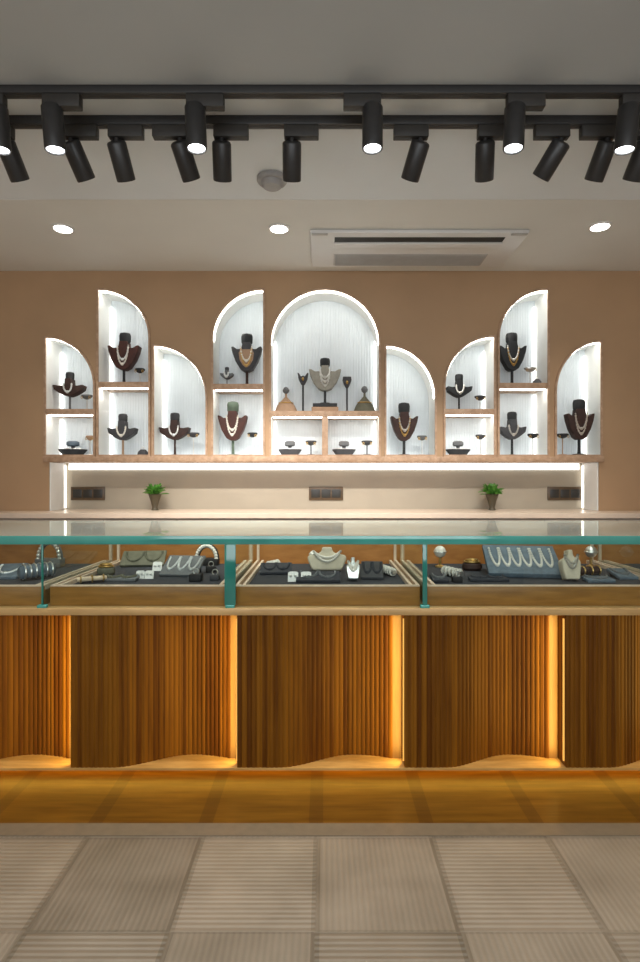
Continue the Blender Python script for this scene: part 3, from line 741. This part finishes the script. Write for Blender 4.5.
# central bay
pad(276, 575, .15, .11, 16, 4, 'slate necklace pad at the left of the central bay', M_velvet, M_velvet, 2)
pad(318, 583, .19, .10, 14, 0, 'dark blue-grey necklace pad at the front of the central bay', M_velvet, M_bust_grey, 2)
card(293, 582, .036, 'white earring card at the front of the central bay, left of a pair'); card(306, 582, .036, 'white earring card at the front of the central bay, right of a pair')
small_bust(327, 572, .17, .10, 'wide pearl-draped low bust in the middle of the central bay', M_bust_cream, M_pearl)
orb(313, 567, .018, 'small pearl orb on a gold stand behind the cream bust, central bay', M_pearl)
small_bust(353, 581, .055, .085, 'narrow silver-grey bust right of the cream bust in the central bay', M_silver, M_pearl)
pad(372, 580, .10, .16, 18, -5, 'charcoal necklace pad at the right of the central bay', M_bust_char, M_velvet, 2)
roll(388, 575, .13, .014, 110, 'silver bracelet bar beside the right rail of the central bay', M_silver, M_pearl, 5)
roll(273, 568, .10, .013, 60, 'silver bracelet bar beside the left rail of the central bay', M_silver, M_pearl, 4)
# right bay
orb(440, 567, .030, 'pearl orb on a gold stand at the back left of the right bay', M_pearl)
roll(452, 577, .13, .016, 118, 'silver bracelet bar lying diagonally at the left of the right bay', M_silver, M_pearl, 5)
pad(441, 583, .07, .08, 10, 0, 'lilac-grey necklace pad in the front left corner of the right bay', M_velvet, M_bust_grey, 1)
cushion(472, 570, .05, 'dark bangle cushion with gold bangles in the right bay', M_bust_brown, M_gold)
ringbox(457, 582, .035, 'black ring box at the front left of the right bay')
pad(526, 578, .33, .23, 27, -8, 'largest necklace pad, tilted and strung with pearl necklaces, right bay', M_velvet_blue, M_pearl, 6, th=.024)
pad(490, 582, .17, .05, 4, 0, 'flat slate necklace pad before the largest pad in the right bay', M_velvet, M_velvet, 2)
small_bust(571, 581, .075, .115, 'cream bust with a silver necklace beside the largest pad, right bay', M_bust_cream, M_silver)
roll(590, 576, .11, .018, 15, 'brown bracelet roll right of the cream bust, right bay', M_bust_brown, M_gold, 3)
orb(591, 567, .030, 'large silver orb at the back right of the right bay', M_silver)
pad(602, 583, .12, .07, 5, 0, 'slate necklace pad in the front right corner of the right bay', M_velvet_blue, M_bust_grey, 1)
# far right bay
pad(629, 580, .085, .12, 10, 0, 'blue-grey necklace pad at the right edge of view in the right bay', M_velvet_blue, M_bust_grey, 1)

# ------------------------------------------------------------------ ceiling fittings
YA, YB = 1.988, 2.16
for Y, nm in ((YA, 'near'), (YB, 'far')):
    t = thing('lighting_track', 'long black ceiling lighting track, the %s one of two' % nm, 'lighting track', (0, Y, 2.64), group='ceiling lighting tracks')
    MB().box(-XE, XE, -.018, .018, -.034, -.0003).build('track', M_black, t, bevel=.002)
    MB().box(-XE + .01, XE - .01, -.007, .007, -.0352, -.0338).build('track_groove', M_slot, t)
def spot(px, Y, side, tilt, roll_, label, lit, group, top):
    x = X(px, Y + (0 if lit else .01))
    t = thing('track_spotlight', label, 'track spotlight', (x, Y, 2.6055), group=group)
    w0, w1 = (-.03, .105) if side > 0 else (-.105, .03)
    MB().box(w0, w1, -.017, .017, -.046, -.0005).build('adapter', M_black2, t, bevel=.003)
    zs = -.046
    MB().lathe([(.009, top), (.009, zs - .0003)], 12).build('stem', M_black, t)
    R = .037; L = .146 if lit else .130
    h = bpy.data.objects.new('lamp_head', None)
    m = MB().lathe([(R * .6, .010), (R * .9, .006), (R, 0), (R, -L + .004), (R * .97, -L), (R * .86, -L), (R * .84, -L + .012), (.004, -L + .013)], 32)
    hd = m.build('lamp_head', M_black, t)
    hd.location = (0, 0, top); hd.rotation_euler = (math.radians(tilt), math.radians(roll_), 0)
    MB().lathe([(R * .83, -L + .0125), (R * .80, -L + .004), (.004, -L + .003)], 28).build('lens', M_lens, hd)
    lamp('spot_lamp', 'SPOT', (0, 0, -L - .006), SPOT_NEAR if lit else SPOT_FAR, (1.0, .96, .90), (0, 0, 0), hd, spot_size=math.radians(70 if lit else 62), spot_blend=.7, shadow_soft_size=.03)
near = [(-3, -1, 4, 8), (52, 1, 4, 10), (195, 1, 0, 8), (372.5, -1, 0, 0), (515, 1, 0, -8), (629, 1, 4, -14)]
nn = ['cut by the left edge of view', 'second from the left', 'third from the left', 'third from the right', 'second from the right', 'cut by the right edge of view']
for (px, sd, ti, ro), q in zip(near, nn):
    spot(px, YA, sd, ti, -ro * .3, 'black spotlight with lit lens on the near track, ' + q, True, 'lit spotlights on the near track', -.045)
far = [(7, -1, 15), (72, 1, 16), (117.5, 1, 10), (180.5, -1, 12), (222, 1, 1), (292, 1, 0), (420, -1, -11), (484.5, 1, -1), (560, -1, -21), (606, -1, -14), (645, -1, -15)]
fn = ['first from the left', 'second from the left', 'third from the left', 'fourth from the left, behind a lit near spotlight', 'fifth from the left, hanging straight', 'sixth, straight, beside the smoke detector', 'fifth from the right, leaning left', 'fourth from the right, hanging straight', 'third from the right, most tilted of all', 'second from the right', 'first from the right, cut by the edge of view']
for (px, sd, dx), q in zip(far, fn):
    persp = -(px - CX) * .036
    spot(px, YB, sd, 38, -math.degrees(math.asin(max(-.6, min(.6, (dx - persp) / 26)))), 'black spotlight on the far track, ' + q, False, 'wall-facing spotlights on the far track', -.066)
for px, py, q in ((63, 228, 'left'), (279, 228, 'middle'), (600, 226, 'right')):
    Y = (2.638 - H) * F / (CY - py); x = X(px, Y)
    t = thing('downlight', 'round recessed white ceiling downlight, %s one of three near the back wall' % q, 'downlight', (x, Y, 2.638), group='recessed downlights')
    MB().ring([(.048 * math.cos(i * PI / 16), .048 * math.sin(i * PI / 16)) for i in range(32)], [(.060 * math.cos(i * PI / 16), .060 * math.sin(i * PI / 16)) for i in range(32)], 0.0003, .006)
    m = MB(); m.lathe([(.062, -.0003), (.060, -.005), (.050, -.008), (.049, -.0005)], 32); m.build('bezel', M_ac, t)
    MB().lathe([(.047, -.0062), (.046, -.0095), (.004, -.011)], 28).build('lens', M_dlens, t)
    lamp('downlight_lamp', 'SPOT', (0, 0, -.02), SPOT_DOWN, (1.0, .93, .82), (0, 0, 0), t, spot_size=math.radians(110), spot_blend=.8, shadow_soft_size=.045)
Yd = (2.64 - H) * F / (CY - 178)
t = thing('smoke_detector', 'round grey smoke detector on the ceiling behind the tracks', 'smoke detector', (X(272, Yd), Yd, 2.64))
MB().lathe([(.070, -.0003), (.071, -.014), (.065, -.022)], 32).build('base', M_detector, t)
MB().lathe([(.052, -.0222), (.048, -.036), (.040, -.044), (.012, -.046)], 32).build('sensor_head', M_detector, t)
# air conditioner
ya, yb = (2.638 - H) * F / (CY - 229), (2.638 - H) * F / (CY - 263.5)
xa, xb = X(310, ya), X(530, ya)
t = thing('ceiling_air_conditioner', 'white flush ceiling cassette air conditioner with dark outlet slot', 'air conditioner', ((xa + xb) / 2, ya, 2.638))
hw = (xb - xa) / 2; dp = yb - ya
MB().box(-hw, hw, 0, dp, -.022, -.0003).build('panel', M_ac, t, bevel=.006)
MB().box(-hw + .14, hw - .12, .055, .115, -.0235, -.0222).build('outlet_slot', M_slot, t)
MB().box(-hw + .135, hw - .115, .118, .20, -.032, -.0225, M=Matrix.Translation((0, 0, 0))).build('louvre', M_ac, t, bevel=.004)
m = MB(); m.box(-hw + .14, hw - .15, .29, dp - .03, -.0245, -.0222)
for i in range(14):
    y_ = .30 + i * (dp - .34) / 13; m.box(-hw + .15, hw - .16, y_, y_ + .005, -.0285, -.0245)
m.build('intake_grille', M_ac_grille, t, smooth=0)
for s in (-1, 1): MB().box(s * (hw - .055) - .045, s * (hw - .055) + .045, -.0015, .022, -.028, -.0225).build('hinge_cover', M_ac_grille, t, bevel=.002)
